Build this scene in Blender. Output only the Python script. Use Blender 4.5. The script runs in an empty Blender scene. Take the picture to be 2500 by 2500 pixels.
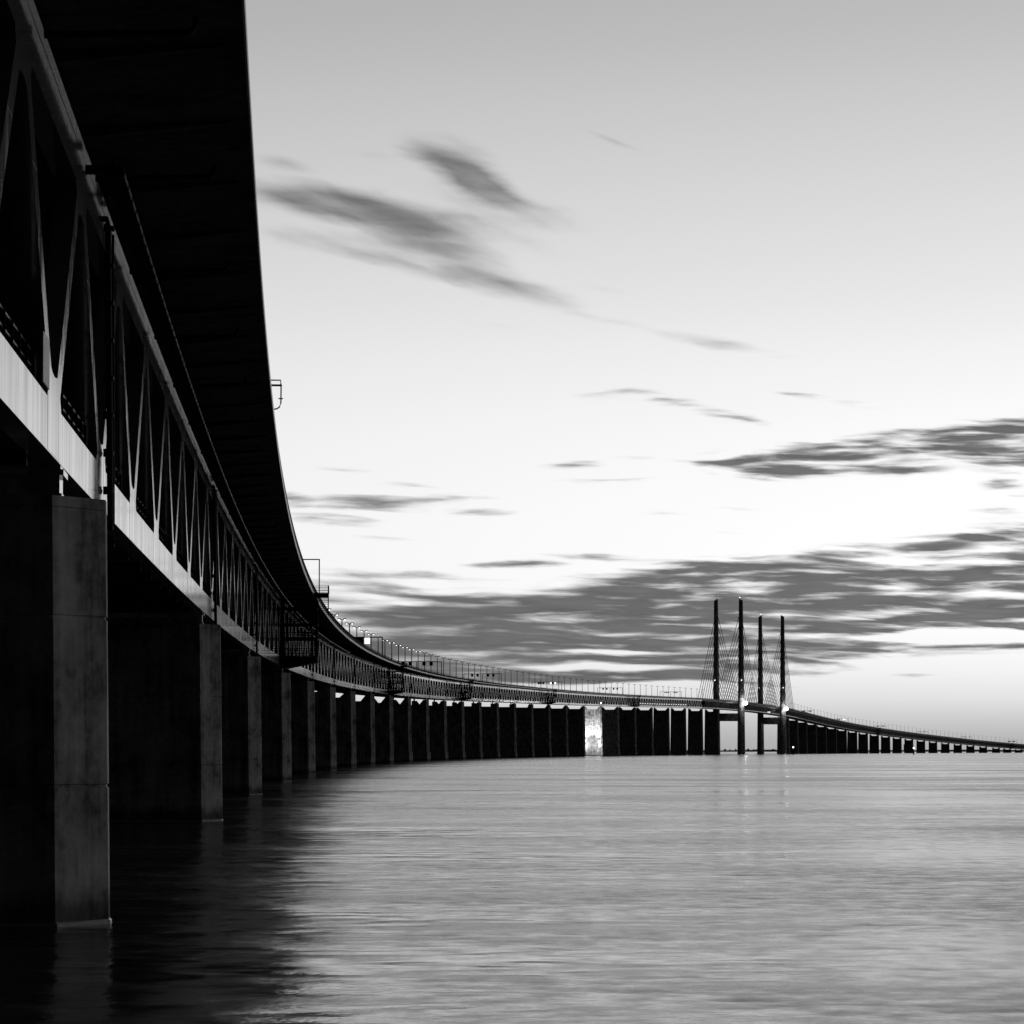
import bpy, bmesh, math, random
from mathutils import Vector, Matrix
random.seed(7)
SC = bpy.context.scene
COL = SC.collection
R = math.radians

# ------------------------------------------------------------------ the alignment of the bridge (metres)
F_PX, CAM_H, HOR_Y, PC_Y = 7416.2, 4.633, 1833.07, 1541.0
X1, Y1, PH0 = -20.899, 81.3575, -0.0745884
SA, SB = 3600.0, 4692.0
K1, K2, K3 = 7.9073e-5, -2.0068e-5, 7.41277e-5
STEP = 5.0
S0 = -200.0
TAB = []
def build_table():
    n = int((8000 - S0) / STEP)
    i0 = int(-S0 / STEP)
    th = [0.0]
    for i in range(n):
        m = S0 + (i + .5) * STEP
        k = K1 if m < SA else (K2 if m < SB else K3)
        th.append(th[-1] + k * STEP)
    t0 = th[i0]
    th = [t - t0 + PH0 for t in th]
    xs, ys = [0.0], [0.0]
    for i in range(n):
        a = .5 * (th[i] + th[i + 1])
        xs.append(xs[-1] + math.sin(a) * STEP)
        ys.append(ys[-1] + math.cos(a) * STEP)
    ox, oy = X1 - xs[i0], Y1 - ys[i0]
    for i in range(n + 1):
        TAB.append((xs[i] + ox, ys[i] + oy, th[i]))
build_table()
def sstep(a, b, x):
    t = max(0., min(1., (x - a) / (b - a)))
    return t * t * (3 - 2 * t)
def curve(s):
    f = (s - S0) / STEP
    i = max(0, min(len(TAB) - 2, int(f)))
    t = f - i
    a, b = TAB[i], TAB[i + 1]
    return tuple(a[j] + (b[j] - a[j]) * t for j in range(3))
SS = [-200, 0, 138, 542, 957, 1377, 2074, 2784, 3297, 3586, 3900, 4186, 4677, 5404, 6533, 7362, 7900]
ZZ = [9.75, 12.32, 14.15, 19.50, 24.76, 29.95, 38.97, 46.95, 52.75, 55.9, 57.7, 58.0, 55.45, 43.4, 24.85, 10.6, 2.6]
def zb(s):
    i = 0
    while i < len(SS) - 2 and SS[i + 1] < s:
        i += 1
    def tan(j):
        if j == 0: return (ZZ[1] - ZZ[0]) / (SS[1] - SS[0])
        if j == len(SS) - 1: return (ZZ[-1] - ZZ[-2]) / (SS[-1] - SS[-2])
        return (ZZ[j + 1] - ZZ[j - 1]) / (SS[j + 1] - SS[j - 1])
    h = SS[i + 1] - SS[i]
    t = (s - SS[i]) / h
    return ((2 * t ** 3 - 3 * t * t + 1) * ZZ[i] + (t ** 3 - 2 * t * t + t) * h * tan(i)
            + (-2 * t ** 3 + 3 * t * t) * ZZ[i + 1] + (t ** 3 - t * t) * h * tan(i + 1))
def shift(s):
    return -2.0 * (sstep(3000, 3800, s) - sstep(4700, 5300, s))
def P(s, o, z):
    """station along the bridge, offset to the right of its line, height above the water"""
    x, y, th = curve(s)
    o = o + shift(s)
    return Vector((x + math.cos(th) * o, y - math.sin(th) * o, z))
def B(s, o, dz):
    return P(s, o, zb(s) + dz)
AX = 0.7                       # the road's centre line
TR, TL = 8.75, -7.35           # outer faces of the two trusses
EDGE = 13.0                    # half width of the road deck

# ------------------------------------------------------------------ materials
def new_mat(name):
    m = bpy.data.materials.new(name)
    m.use_nodes = True
    nt = m.node_tree
    return m, nt, nt.nodes['Principled BSDF']
def grey(v):
    return (v, v, v, 1)
def noise(nt, scale, detail=5, rough=.6, mapping=None, coord='Object'):
    tc = nt.nodes.new('ShaderNodeTexCoord')
    mp = nt.nodes.new('ShaderNodeMapping')
    if mapping: mp.inputs['Scale'].default_value = mapping
    nt.links.new(tc.outputs[coord], mp.inputs[0])
    n = nt.nodes.new('ShaderNodeTexNoise')
    n.inputs['Scale'].default_value = scale
    n.inputs['Detail'].default_value = detail
    n.inputs['Roughness'].default_value = rough
    nt.links.new(mp.outputs[0], n.inputs['Vector'])
    return n.outputs['Fac']
def ramp(nt, src, stops):
    r = nt.nodes.new('ShaderNodeValToRGB')
    el = r.color_ramp.elements
    while len(el) < len(stops): el.new(.5)
    for e, (p, v) in zip(el, stops):
        e.position = p; e.color = grey(v)
    nt.links.new(src, r.inputs[0])
    return r.outputs[0]
def maprange(nt, src, a, b, c, d, smooth=False):
    m = nt.nodes.new('ShaderNodeMapRange')
    if smooth: m.interpolation_type = 'SMOOTHSTEP'
    for k, v in zip((1, 2, 3, 4), (a, b, c, d)): m.inputs[k].default_value = v
    nt.links.new(src, m.inputs[0])
    return m.outputs[0]
def mth(nt, op, a, b=None, c=None, clamp=False):
    m = nt.nodes.new('ShaderNodeMath'); m.operation = op; m.use_clamp = clamp
    for i, v in enumerate((a, b, c)):
        if v is None: continue
        if isinstance(v, (int, float)): m.inputs[i].default_value = v
        else: nt.links.new(v, m.inputs[i])
    return m.outputs[0]

def concrete(name, base=.26, lo=.55, tide=True):
    m, nt, b = new_mat(name)
    big = noise(nt, .35, 6, .62)
    streak = noise(nt, 1.0, 5, .6, (1.6, 1.6, .10))
    fine = noise(nt, 2.6, 6, .7)
    f = mth(nt, 'ADD', mth(nt, 'MULTIPLY', big, .42), mth(nt, 'ADD', mth(nt, 'MULTIPLY', streak, .36), mth(nt, 'MULTIPLY', fine, .22)))
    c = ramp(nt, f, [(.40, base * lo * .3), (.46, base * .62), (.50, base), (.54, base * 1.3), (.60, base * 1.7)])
    if tide:     # algae and wet staining that climbs a ragged half metre or so above the water
        g = nt.nodes.new('ShaderNodeNewGeometry')
        sp = nt.nodes.new('ShaderNodeSeparateXYZ')
        nt.links.new(g.outputs['Position'], sp.inputs[0])
        rag = noise(nt, 1.1, 5, .65, (1, 1, .35))
        t = mth(nt, 'ADD', sp.outputs[2], mth(nt, 'MULTIPLY', rag, -1.3))
        k = maprange(nt, t, -.25, .55, .30, 1.0, True)
        mx = nt.nodes.new('ShaderNodeMix'); mx.data_type = 'RGBA'; mx.blend_type = 'MULTIPLY'
        mx.inputs[0].default_value = 1
        nt.links.new(c, mx.inputs[6]); nt.links.new(k, mx.inputs[7])
        c = mx.outputs[2]
    nt.links.new(c, b.inputs['Base Color'])
    b.inputs['Roughness'].default_value = .85
    b.inputs['Specular IOR Level'].default_value = .25
    bp = nt.nodes.new('ShaderNodeBump'); bp.inputs['Strength'].default_value = .35; bp.inputs['Distance'].default_value = .02
    nt.links.new(fine, bp.inputs['Height']); nt.links.new(bp.outputs[0], b.inputs['Normal'])
    return m

def steel(name, base=.10, r0=.16, r1=.34):
    """painted steel, glossy enough to mirror the sky at a glancing angle, with rain streaks running down it"""
    m, nt, b = new_mat(name)
    streak = noise(nt, 1.0, 5, .7, (2.4, 2.4, .12))
    st2 = noise(nt, 1.0, 4, .6, (.45, .45, .05))
    mixf = mth(nt, 'ADD', mth(nt, 'MULTIPLY', streak, .6), mth(nt, 'MULTIPLY', st2, .4))
    nt.links.new(ramp(nt, mixf, [(.32, base * .5), (.5, base), (.7, base * 1.3)]), b.inputs['Base Color'])
    nt.links.new(maprange(nt, mixf, .36, .64, r1, r0), b.inputs['Roughness'])
    if r0 < .2:
        blot = noise(nt, .9, 6, .65, (1, 1, .45))
        nt.links.new(maprange(nt, mth(nt, 'ADD', mth(nt, 'MULTIPLY', blot, .5), mth(nt, 'MULTIPLY', streak, .5)), .36, .50, .45, 1.0), b.inputs['Specular IOR Level'])
    else: b.inputs['Specular IOR Level'].default_value = .3
    bp = nt.nodes.new('ShaderNodeBump'); bp.inputs['Strength'].default_value = .10; bp.inputs['Distance'].default_value = .01
    nt.links.new(streak, bp.inputs['Height']); nt.links.new(bp.outputs[0], b.inputs['Normal'])
    return m

def plain(name, base, rough=.5, spec=.4, metal=0.0):
    m, nt, b = new_mat(name)
    f = noise(nt, 1.7, 5, .6)
    nt.links.new(ramp(nt, f, [(.3, base * .7), (.7, base * 1.2)]), b.inputs['Base Color'])
    b.inputs['Roughness'].default_value = rough
    b.inputs['Specular IOR Level'].default_value = spec
    b.inputs['Metallic'].default_value = metal
    return m

def glow(name, strength):
    m, nt, b = new_mat(name)
    b.inputs['Base Color'].default_value = grey(.6)
    b.inputs['Emission Color'].default_value = grey(1)
    b.inputs['Emission Strength'].default_value = strength
    return m

M_CONC = concrete('pier concrete', .38)
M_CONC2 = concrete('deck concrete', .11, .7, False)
M_PYL = concrete('pylon concrete', .40, .7, False)
M_LEDGE = plain('wet concrete ledge', .35, .35, .5)
M_STEEL = steel('truss steel', .18, .03, .19)
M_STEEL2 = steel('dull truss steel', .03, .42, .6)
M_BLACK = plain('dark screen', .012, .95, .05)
M_FASCIA = plain('deck edge', .16, .38, .5)
M_PIPE = plain('drain pipe', .02, .7, .15)
M_DARK = plain('dark steel', .02, .9, .08)
M_RAIL = plain('galvanised rail', .22, .4, .5, .6)
M_POLE = plain('lamp pole', .03, .8, .1)
M_SIGN = plain('sign back', .012, .9, .05)
M_RAILD = plain('worn hand rail', .45, .35, .5, .8)
M_BOARD = plain('pale board', .55, .5, .4)
M_ROAD = plain('asphalt', .05, .9, .2)
M_CABLE = plain('stay cable', .03, .6, .2)
M_LAMP = glow('lamp lens', 2.2)
M_LAMP_FAR = glow('lamp lens dim', .12)
M_BEACON = glow('beacon lens', 6.0)
M_LIT = glow('lit sign face', 1.6)
M_FLOOD = glow('floodlight lens', 20.0)
M_WARN = glow('warning light', 3.0)
M_WIN = glow('carriage window', 1.2)
M_SMALL = glow('walkway lamp', .8)

# ------------------------------------------------------------------ mesh helpers
class MB:
    def __init__(self): self.v = []; self.f = []
    def poly(self, pts, faces):
        b = len(self.v); self.v += [tuple(p) for p in pts]; self.f += [tuple(b + i for i in f) for f in faces]
    def prism(self, a, c):
        """two matching outlines joined into a closed solid"""
        n = len(a)
        self.poly(list(a) + list(c), [tuple(range(n))[::-1], tuple(range(n, 2 * n))] + [(i, (i + 1) % n, n + (i + 1) % n, n + i) for i in range(n)])
    def loft(self, rings, caps=True):
        n = len(rings[0]); pts = [p for r in rings for p in r]; fs = []
        for k in range(len(rings) - 1):
            for i in range(n):
                fs.append((k * n + i, k * n + (i + 1) % n, (k + 1) * n + (i + 1) % n, (k + 1) * n + i))
        if caps:
            fs.append(tuple(range(n))[::-1]); fs.append(tuple((len(rings) - 1) * n + i for i in range(n)))
        self.poly(pts, fs)
    def box(self, fn, s0, s1, o0, o1, z0, z1):
        a = [fn(s0, o0, z0), fn(s0, o1, z0), fn(s0, o1, z1), fn(s0, o0, z1)]
        c = [fn(s1, o0, z0), fn(s1, o1, z0), fn(s1, o1, z1), fn(s1, o0, z1)]
        self.prism(a, c)
    def tube(self, pts, r, n=6, r2=None):
        pts = [Vector(p) for p in pts]; rings = []
        r2 = r if r2 is None else r2
        for i, p in enumerate(pts):
            d = (pts[min(i + 1, len(pts) - 1)] - pts[max(i - 1, 0)]).normalized()
            up = Vector((0, 0, 1)) if abs(d.z) < .9 else Vector((1, 0, 0))
            u = d.cross(up).normalized(); w = d.cross(u)
            rr = r + (r2 - r) * i / (len(pts) - 1)
            rings.append([p + (u * math.cos(2 * math.pi * k / n) + w * math.sin(2 * math.pi * k / n)) * rr for k in range(n)])
        self.loft(rings)
    def ball(self, c, r, n=10, m=6, zscale=1):
        c = Vector(c); rings = []
        for j in range(1, m):
            a = math.pi * j / m
            rings.append([c + Vector((math.sin(a) * math.cos(2 * math.pi * k / n), math.sin(a) * math.sin(2 * math.pi * k / n), -math.cos(a) * zscale)) * r for k in range(n)])
        self.loft(rings)
    def build(self, name, mat, parent=None, origin=None, smooth=False):
        org = Vector(origin) if origin is not None else (parent.location.copy() if parent is not None else Vector((0, 0, 0)))
        me = bpy.data.meshes.new(name)
        me.from_pydata([(x - org.x, y - org.y, z - org.z) for x, y, z in self.v], [], self.f)
        bm = bmesh.new(); bm.from_mesh(me); bmesh.ops.recalc_face_normals(bm, faces=bm.faces); bm.to_mesh(me); bm.free()
        if smooth:
            for p in me.polygons: p.use_smooth = True
        me.materials.append(mat)
        o = bpy.data.objects.new(name, me); COL.objects.link(o)
        if parent is not None:
            o.parent = parent
            if parent.type == 'MESH': o.location = org - parent_world(parent)
        else:
            o.location = org
        return o
def parent_world(o):
    v = o.location.copy()
    while o.parent: o = o.parent; v += o.location
    return v
def sub(mb, name, mat, part):
    """a sub-part: same coordinates as its part"""
    org = parent_world(part)
    o = mb.build(name, mat, None, org); o.parent = part; o.location = (0, 0, 0)
    return o
def thing(name, label, cat, loc, group=None, kind=None):
    o = bpy.data.objects.new(name, None); o.empty_display_size = .5; COL.objects.link(o); o.location = loc
    return tag(o, label, cat, group, kind)
def tag(o, label=None, cat=None, group=None, kind=None):
    if label: o['label'] = label
    if cat: o['category'] = cat
    if group: o['group'] = group
    if kind: o['kind'] = kind
    return o
ONES = ['', 'first', 'second', 'third', 'fourth', 'fifth', 'sixth', 'seventh', 'eighth', 'ninth', 'tenth', 'eleventh', 'twelfth', 'thirteenth',
        'fourteenth', 'fifteenth', 'sixteenth', 'seventeenth', 'eighteenth', 'nineteenth']
TENS = ['', '', 'twenty', 'thirty', 'forty', 'fifty', 'sixty', 'seventy', 'eighty', 'ninety']
TENTH = ['', '', 'twentieth', 'thirtieth', 'fortieth', 'fiftieth', 'sixtieth', 'seventieth', 'eightieth', 'ninetieth']
def nth(n):
    if n < 20: return ONES[n]
    if n >= 100: return 'hundredth' if n == 100 else 'hundred and ' + nth(n - 100)
    return TENTH[n // 10] if n % 10 == 0 else TENS[n // 10] + '-' + ONES[n % 10]

# ------------------------------------------------------------------ stations
PIERS = [0, 120, 240] + [240 + 140 * i for i in range(1, 25)] + [3741]
PY1, PY2 = 3901, 4391
WEST = [4551] + [4692 + 140 * j for j in range(19)] + [7332, 7452, 7572]
END = 7640

# ------------------------------------------------------------------ girders
def stations(a, b, d):
    n = max(1, round((b - a) / d)); return [a + (b - a) * i / n for i in range(n + 1)]
def sweep(mb, prof, st):
    mb.loft([[B(s, o, z) for o, z in prof] for s in st])

def diagonal(mb, sa, za, sb_, zb_, side):
    """a box member in the plane of the truss from node to node"""
    w, t = .45, .60
    o1 = TR if side > 0 else TL + t
    o0 = o1 - t
    d = Vector((sb_ - sa, zb_ - za)).normalized(); n = Vector((-d.y, d.x)) * w
    q = [(sa + n.x, za + n.y), (sa - n.x, za - n.y), (sb_ - n.x, zb_ - n.y), (sb_ + n.x, zb_ + n.y)]
    mb.prism([B(s, o0, z) for s, z in q], [B(s, o1, z) for s, z in q])

def gusset(mb, s, top, side):
    """node plate that flares into the two diagonals with a rounded crotch between them"""
    def zz(z): return (10.06 - z) if top else z
    t = .61
    o1 = (TR + .005) if side > 0 else TL + t - .005
    o0 = o1 - t
    k = 10 / 8.76
    z1 = 3.6
    c, hw = (z1 - .66) * k, .683
    pts = [(-2.3, .04), (-2.3, 1.45)]
    for i in range(4):
        z = 1.75 + (z1 - 1.75) * i / 3
        pts.append((-((z - .66) * k + hw * (1.05 - .05 * i / 3)), z))
    inner = c - hw
    arc = []
    for i in range(11):
        a = math.pi * i / 10
        arc.append((-inner * math.cos(a), z1 - 1.5 * math.sin(a) ** .8))
    pts += arc
    pts += [(-x, z) for x, z in pts[:6][::-1]]
    q = [(s + x, zz(z)) for x, z in pts]
    if top: q = q[::-1]
    mb.prism([B(a, o0, z) for a, z in q], [B(a, o1, z) for a, z in q])

def girder(name, label, s0, s1, near):
    EDGE = globals()['EDGE'] if not name.startswith('main') else 11.7
    g = thing(name, label, 'bridge', B(s0, AX, 0))
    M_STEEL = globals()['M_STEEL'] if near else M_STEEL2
    st = stations(s0, s1, 10)
    mb = MB(); sweep(mb, [(TR - .62, 0), (TR, 0), (TR, 1.38), (TR - .62, 1.38)], st)
    nodes = [20 * k - 3 for k in range(-400, 400) if s0 - 1 <= 20 * k - 3 <= s1 - 1]
    if name.startswith('main'): nodes = [n + 4 for n in nodes]
    for n in nodes:
        gusset(mb, n, False, 1)
    bc = mb.build('bottom_chord', M_STEEL, g)
    mb = MB(); sweep(mb, [(TL, 0), (TL + .62, 0), (TL + .62, 1.38), (TL, 1.38)], st); mb.build('bottom_chord', M_STEEL, g)
    mb = MB(); sweep(mb, [(TR - .62, 8.68), (TR, 8.68), (TR, 10.02), (TR - .62, 10.02)], st)
    for n in nodes:
        if n + 10 < s1: gusset(mb, n + 10, True, 1)
    # rain lip along the top of the chord
    sweep(mb, [(TR + .01, 9.86), (TR + .16, 9.86), (TR + .16, 9.93), (TR + .01, 9.93)], st)
    tcd = mb.build('top_chord', M_STEEL, g)
    mb = MB(); sweep(mb, [(TL, 8.68), (TL + .62, 8.68), (TL + .62, 10.02), (TL, 10.02)], st); mb.build('top_chord', M_STEEL, g)
    rest = MB(); k = 0
    for n in nodes:
        for a, za, c, zc in ((n, .66, n + 10, 9.4), (n + 10, 9.4, n + 20, .66)):
            if c > s1: continue
            if near and n >= -90 and k < 100:
                mb = MB(); diagonal(mb, a, za, c, zc, 1); mb.build('diagonal', M_STEEL, g); k += 1
            else: diagonal(rest, a, za, c, zc, 1)
            diagonal(rest, a, za, c, zc, -1)
    tag(rest.build('diagonal', M_STEEL, g), kind='stuff')
    # railway deck between the bottom chords, with cross ribs below it
    mb = MB(); sweep(mb, [(TL + .62, .16), (TR - .62, .16), (TR - .62, .62), (TL + .62, .62)], st)
    if near:
        for n in nodes:
            if n < 900:
                for d in (0, 10): mb.box(B, n + d - .2, n + d + .2, TL + .7, TR - .7, -.22, .16)
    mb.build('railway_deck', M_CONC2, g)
    # added dark screen inside the far truss, keeps the sky from showing through
    mb = MB(); sweep(mb, [(TL + .9, .62), (TL + 1.05, .62), (TL + 1.05, 9.6), (TL + .9, 9.6)], st); mb.build('blackout_screen', M_BLACK, g)
    # road deck
    mb = MB()
    e0, e1 = AX - EDGE, AX + EDGE
    prof = [(e0, 10.32), (TL - .2, 10.03), (TL + .9, 10.03), (TL + 1.8, 10.30), (TR - 1.8, 10.30), (TR - .9, 10.03), (TR + .2, 10.03), (e1, 10.32),
            (e1, 10.72), (AX, 10.90), (e0, 10.72)]
    sweep(mb, prof, st)
    if near:
        for n in nodes:
            if n < 1200:
                for d in (0, 10):
                    s = n + 7 + d
                    q = [(TR + .25, 9.72), (e1 - .5, 10.20), (e1 - .5, 10.312), (TR + .25, 10.036)]
                    mb.prism([B(s - .14, o, z) for o, z in q], [B(s + .14, o, z) for o, z in q])
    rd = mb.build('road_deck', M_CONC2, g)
    mb = MB(); sweep(mb, [(e1 + .003, 10.26), (e1 + .06, 10.26), (e1 + .06, 10.78), (e1 + .003, 10.78)], st)
    mb.build('deck_fascia', M_FASCIA, g)
    for sd in (1, -1):
        mb = MB(); e = AX + sd * (EDGE - .18); w = .13
        sweep(mb, [(e - w, 10.70), (e + w, 10.70), (e + w, 11.62), (e - w, 11.62)], st)
        mb.build('parapet', M_DARK, g)
        mb = MB()
        lim = s1
        sweep(mb, [(e - .06, 12.0), (e + .06, 12.0), (e + .06, 12.1), (e - .06, 12.1)], st)
        s = s0 + 1
        while s < s1 - 1:
            mb.box(B, s - .05, s + .05, e - .05, e + .05, 11.62, 12.0); s += 2.5 if s < 700 else 5
        mb.build('guard_rail', M_DARK, g)
    mb = MB(); sweep(mb, [(AX - 11, 10.905), (AX, 10.925), (AX + 11, 10.905), (AX + 11, 10.93), (AX, 10.95), (AX - 11, 10.93)], st)
    mb.build('road_surface', M_ROAD, g)
    return g

east = girder('approach_viaduct', 'long two-level black steel truss viaduct curving in from the near left corner', -150, 3600, True)
main = girder('main_bridge_girder', 'dark truss deck hung from stay cables between the four pylon legs', 3600.4, 4691.6, False)
west = girder('far_viaduct', 'distant truss viaduct sloping down to the water beyond the pylons on the right', 4692, END, False)

# drain pipes, gutters and hand rails the near viaduct carries
for i, s in enumerate(PIERS[:27]):
    sp = s + 17.6
    mb = MB()
    r = .11
    pts = [B(sp, 8.2, 9.62), B(sp, 8.86, 9.60), B(sp + .05, 8.90, 9.3)]
    pts += [B(sp + .05 + .4 * t / 8, 8.90 + .11 * t / 8, 9.3 - 9.9 * t / 8) for t in range(1, 9)]
    mb.tube(pts, r, 8)
    dp = mb.build('drain_pipe', M_PIPE, east)
    if i < 6:
        for q in range(0, 9):
            p = pts[3 + q] if q < 8 else pts[2]
            dz = p.z - B(sp, 0, 0).z
            cl = MB(); j = q if q < 8 else 0
            cl.box(B, sp - .20 + .05 * j, sp + .40 + .03 * j, TR + .03, 9.10, dz - .05, dz + .05)
            cl.box(B, sp - .22 + .05 * j, sp - .08 + .05 * j, TR + .03, 8.9, dz - .13, dz + .13)
            sub(cl, 'clamp', M_PIPE, dp)
        mb = MB(); mb.tube([B(sp + 2.0, 8.95, 9.4), B(sp + 2.3, 9.0, -.4)], .05, 6); mb.build('conduit', M_PIPE, east)
for k in range(-2, 46):
    s = 10 + 20 * k + 1
    mb = MB()
    pts = [B(s, 8.9, 9.78), B(s, 12.3, 9.9)] + [B(s, 12.3 + .25 * math.sin(a), 9.9 + .25 * (1 - math.cos(a))) for a in (.5, 1.0, 1.57)] + [B(s, 12.55, 10.33)]
    mb.tube(pts, .09, 6)
    mb.build('scupper_pipe', M_PIPE, east)
mb = MB()
s = 8.0
while s < 760:
    for o0, o1, z0, z1 in ((9.35, 9.9, 9.40, 9.44), (9.35, 9.39, 9.44, 9.64), (9.86, 9.9, 9.44, 9.60)):
        mb.box(B, s, s + 2.2, o0, o1, z0, z1)
    mb.box(B, s + 1.0, s + 1.12, 9.5, 9.6, 9.62, 10.06); mb.box(B, s + .1, s + .35, 9.88, 9.95, 9.40, 9.60)
    s += 2.35 if int(s) % 47 else 4.5
mb.box(B, 7.7, 8.0, 8.80, 9.95, 9.38, 9.62)
mb.build('cable_tray', M_DARK, east)
mb = MB(); sweep(mb, [(9.905, 9.42), (9.935, 9.42), (9.935, 9.56), (9.905, 9.56)], stations(8, 760, 4))
mb.build('tray_lip', M_RAIL, east)
for a, b in ((-60, 120), (120, 420)):
    mb = MB()
    for z in (1.62, 2.05, 2.45):
        mb.tube([B(s, 8.40, z) for s in stations(a, b, 5)], .024, 4)
    mb.build('hand_rail', M_RAILD, east); mb = MB()
    for s in stations(a, b, 2): mb.box(B, s - .03, s + .03, 8.41, 8.47, 1.38, 2.44)
    tag(mb.build('rail_post', M_DARK, east), kind='stuff')
mb = MB()
for s in stations(3608, 4686, 7.2): mb.box(B, s - .3, s + .3, TR + .03, TR + .25, .35, .75)
tag(mb.build('walkway_lamp', M_SMALL, main), kind='stuff')

# ------------------------------------------------------------------ piers
def hexa(o_half, t, ins=0.0):
    a, b, c = o_half - ins, o_half - 1.3 - ins * .4, t - ins
    return [(-a, -.35), (-b, -c), (b, -c), (a, -.35), (a, .35), (b, c), (-b, c), (-a, .35)]
def make_pier(s, label, tall):
    zt = zb(s) - .92; nd = .3 + 2.1 * sstep(420, 1000, s) if s < 1000 else 2.4
    x, y, th = curve(s)
    base = P(s, AX, 0)
    t = thing('bridge_pier', label, 'pier', base, 'concrete piers standing in the water under the bridge')
    u = Vector((math.cos(th), -math.sin(th), 0)); v = Vector((math.sin(th), math.cos(th), 0))
    def Q(o, q, z): return base + u * o + v * q + Vector((0, 0, z))
    wA, tt = 9.3, 1.85
    zm = zt * .5
    def half(z): return wA + .013 * (zm - z)
    ztop = zt - nd
    def ring(z, ins=0): return [Q(o, q, z) for o, q in hexa(half(z), tt + .004 * (zt - z), ins)]
    mb = MB(); rings = [ring(-3)]
    zj = 3.7
    while zj < ztop - .6:
        rings += [ring(zj - .05), ring(zj - .03, .045), ring(zj + .03, .045), ring(zj + .05)]
        zj += 4.5
    rings.append(ring(ztop))
    mb.loft(rings)
    mb.build('shaft', M_CONC, t)
    for sd in (1, -1):
        mb = MB()
        def plan(z, inner):
            a = half(z) - .004; b = a - 1.3; c = tt + .004 * (zt - z) - .004
            return [Q(sd * o, q, z) for o, q in ((inner, -c), (b, -c), (a, -.35), (a, .35), (b, c), (inner, c))]
        mb.loft([plan(ztop + .015, 4.6), plan(zt - .12, 6.4), plan(zt, 6.4)])
        mb.build('pedestal', M_CONC, t)
        bo = TR - .31 - AX if sd > 0 else TL + .31 - AX
        mb = MB()
        mb.box(Q, -.75, .75, -.75, .75, 0, 0) if False else None
        def bx(o0, o1, q0, q1, z0, z1):
            mb.prism([Q(o0, q0, z0), Q(o1, q0, z0), Q(o1, q1, z0), Q(o0, q1, z0)], [Q(o0, q0, z1), Q(o1, q0, z1), Q(o1, q1, z1), Q(o0, q1, z1)])
        bx(bo - .55, bo + .35, -.75, .75, zt + .002, zt + .14)
        bx(bo - .45, bo + .28, -.6, .6, zt + .14, zt + .62)
        bx(bo - .55, bo + .4, -.8, .8, zt + .62, zt + .78)
        bx(bo - .3, bo + .3, -.5, .5, zt + .78, zt + .935)
        mb.build('bearing', M_STEEL, t)
    mb = MB()
    h = .13 if not tall else 4.0
    ex = .05 if not tall else .42
    def ring2(z, e): return [Q(o, q, z) for o, q in hexa(half(0) + e, tt + .02 + e, 0)]
    mb.loft([ring2(-2.5, ex), ring2(h - .05, ex), ring2(h, ex - .05), ring2(h + .004, .01)])
    mb.build('pier_base', M_LEDGE if not tall else M_CONC, t)
    return t
for i, s in enumerate(PIERS):
    if i == 0: lab = 'massive near concrete pier with one pale lit face at the left edge of the picture'
    elif i == 20: lab = 'tall pier lit bright white by floodlights among the dark piers left of the pylons'
    elif i < 9: lab = nth(i + 1) + ' dark concrete pier from the left edge, with a paler narrow end face'
    elif i == 27: lab = 'black concrete pier standing just in front of the leftmost pylon leg'
    elif i < 20: lab = nth(20 - i) + ' dark slab-like pier to the left of the floodlit white pier'
    else: lab = nth(i - 20) + ' dark slab-like pier to the right of the floodlit white pier'
    make_pier(s, lab, i >= 9)
for j, s in enumerate(WEST):
    make_pier(s, ('first dark pier directly right of the rightmost pylon leg' if j == 0 else nth(j + 1) + ' pier right of the pylons under the descending far viaduct'), True)

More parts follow.
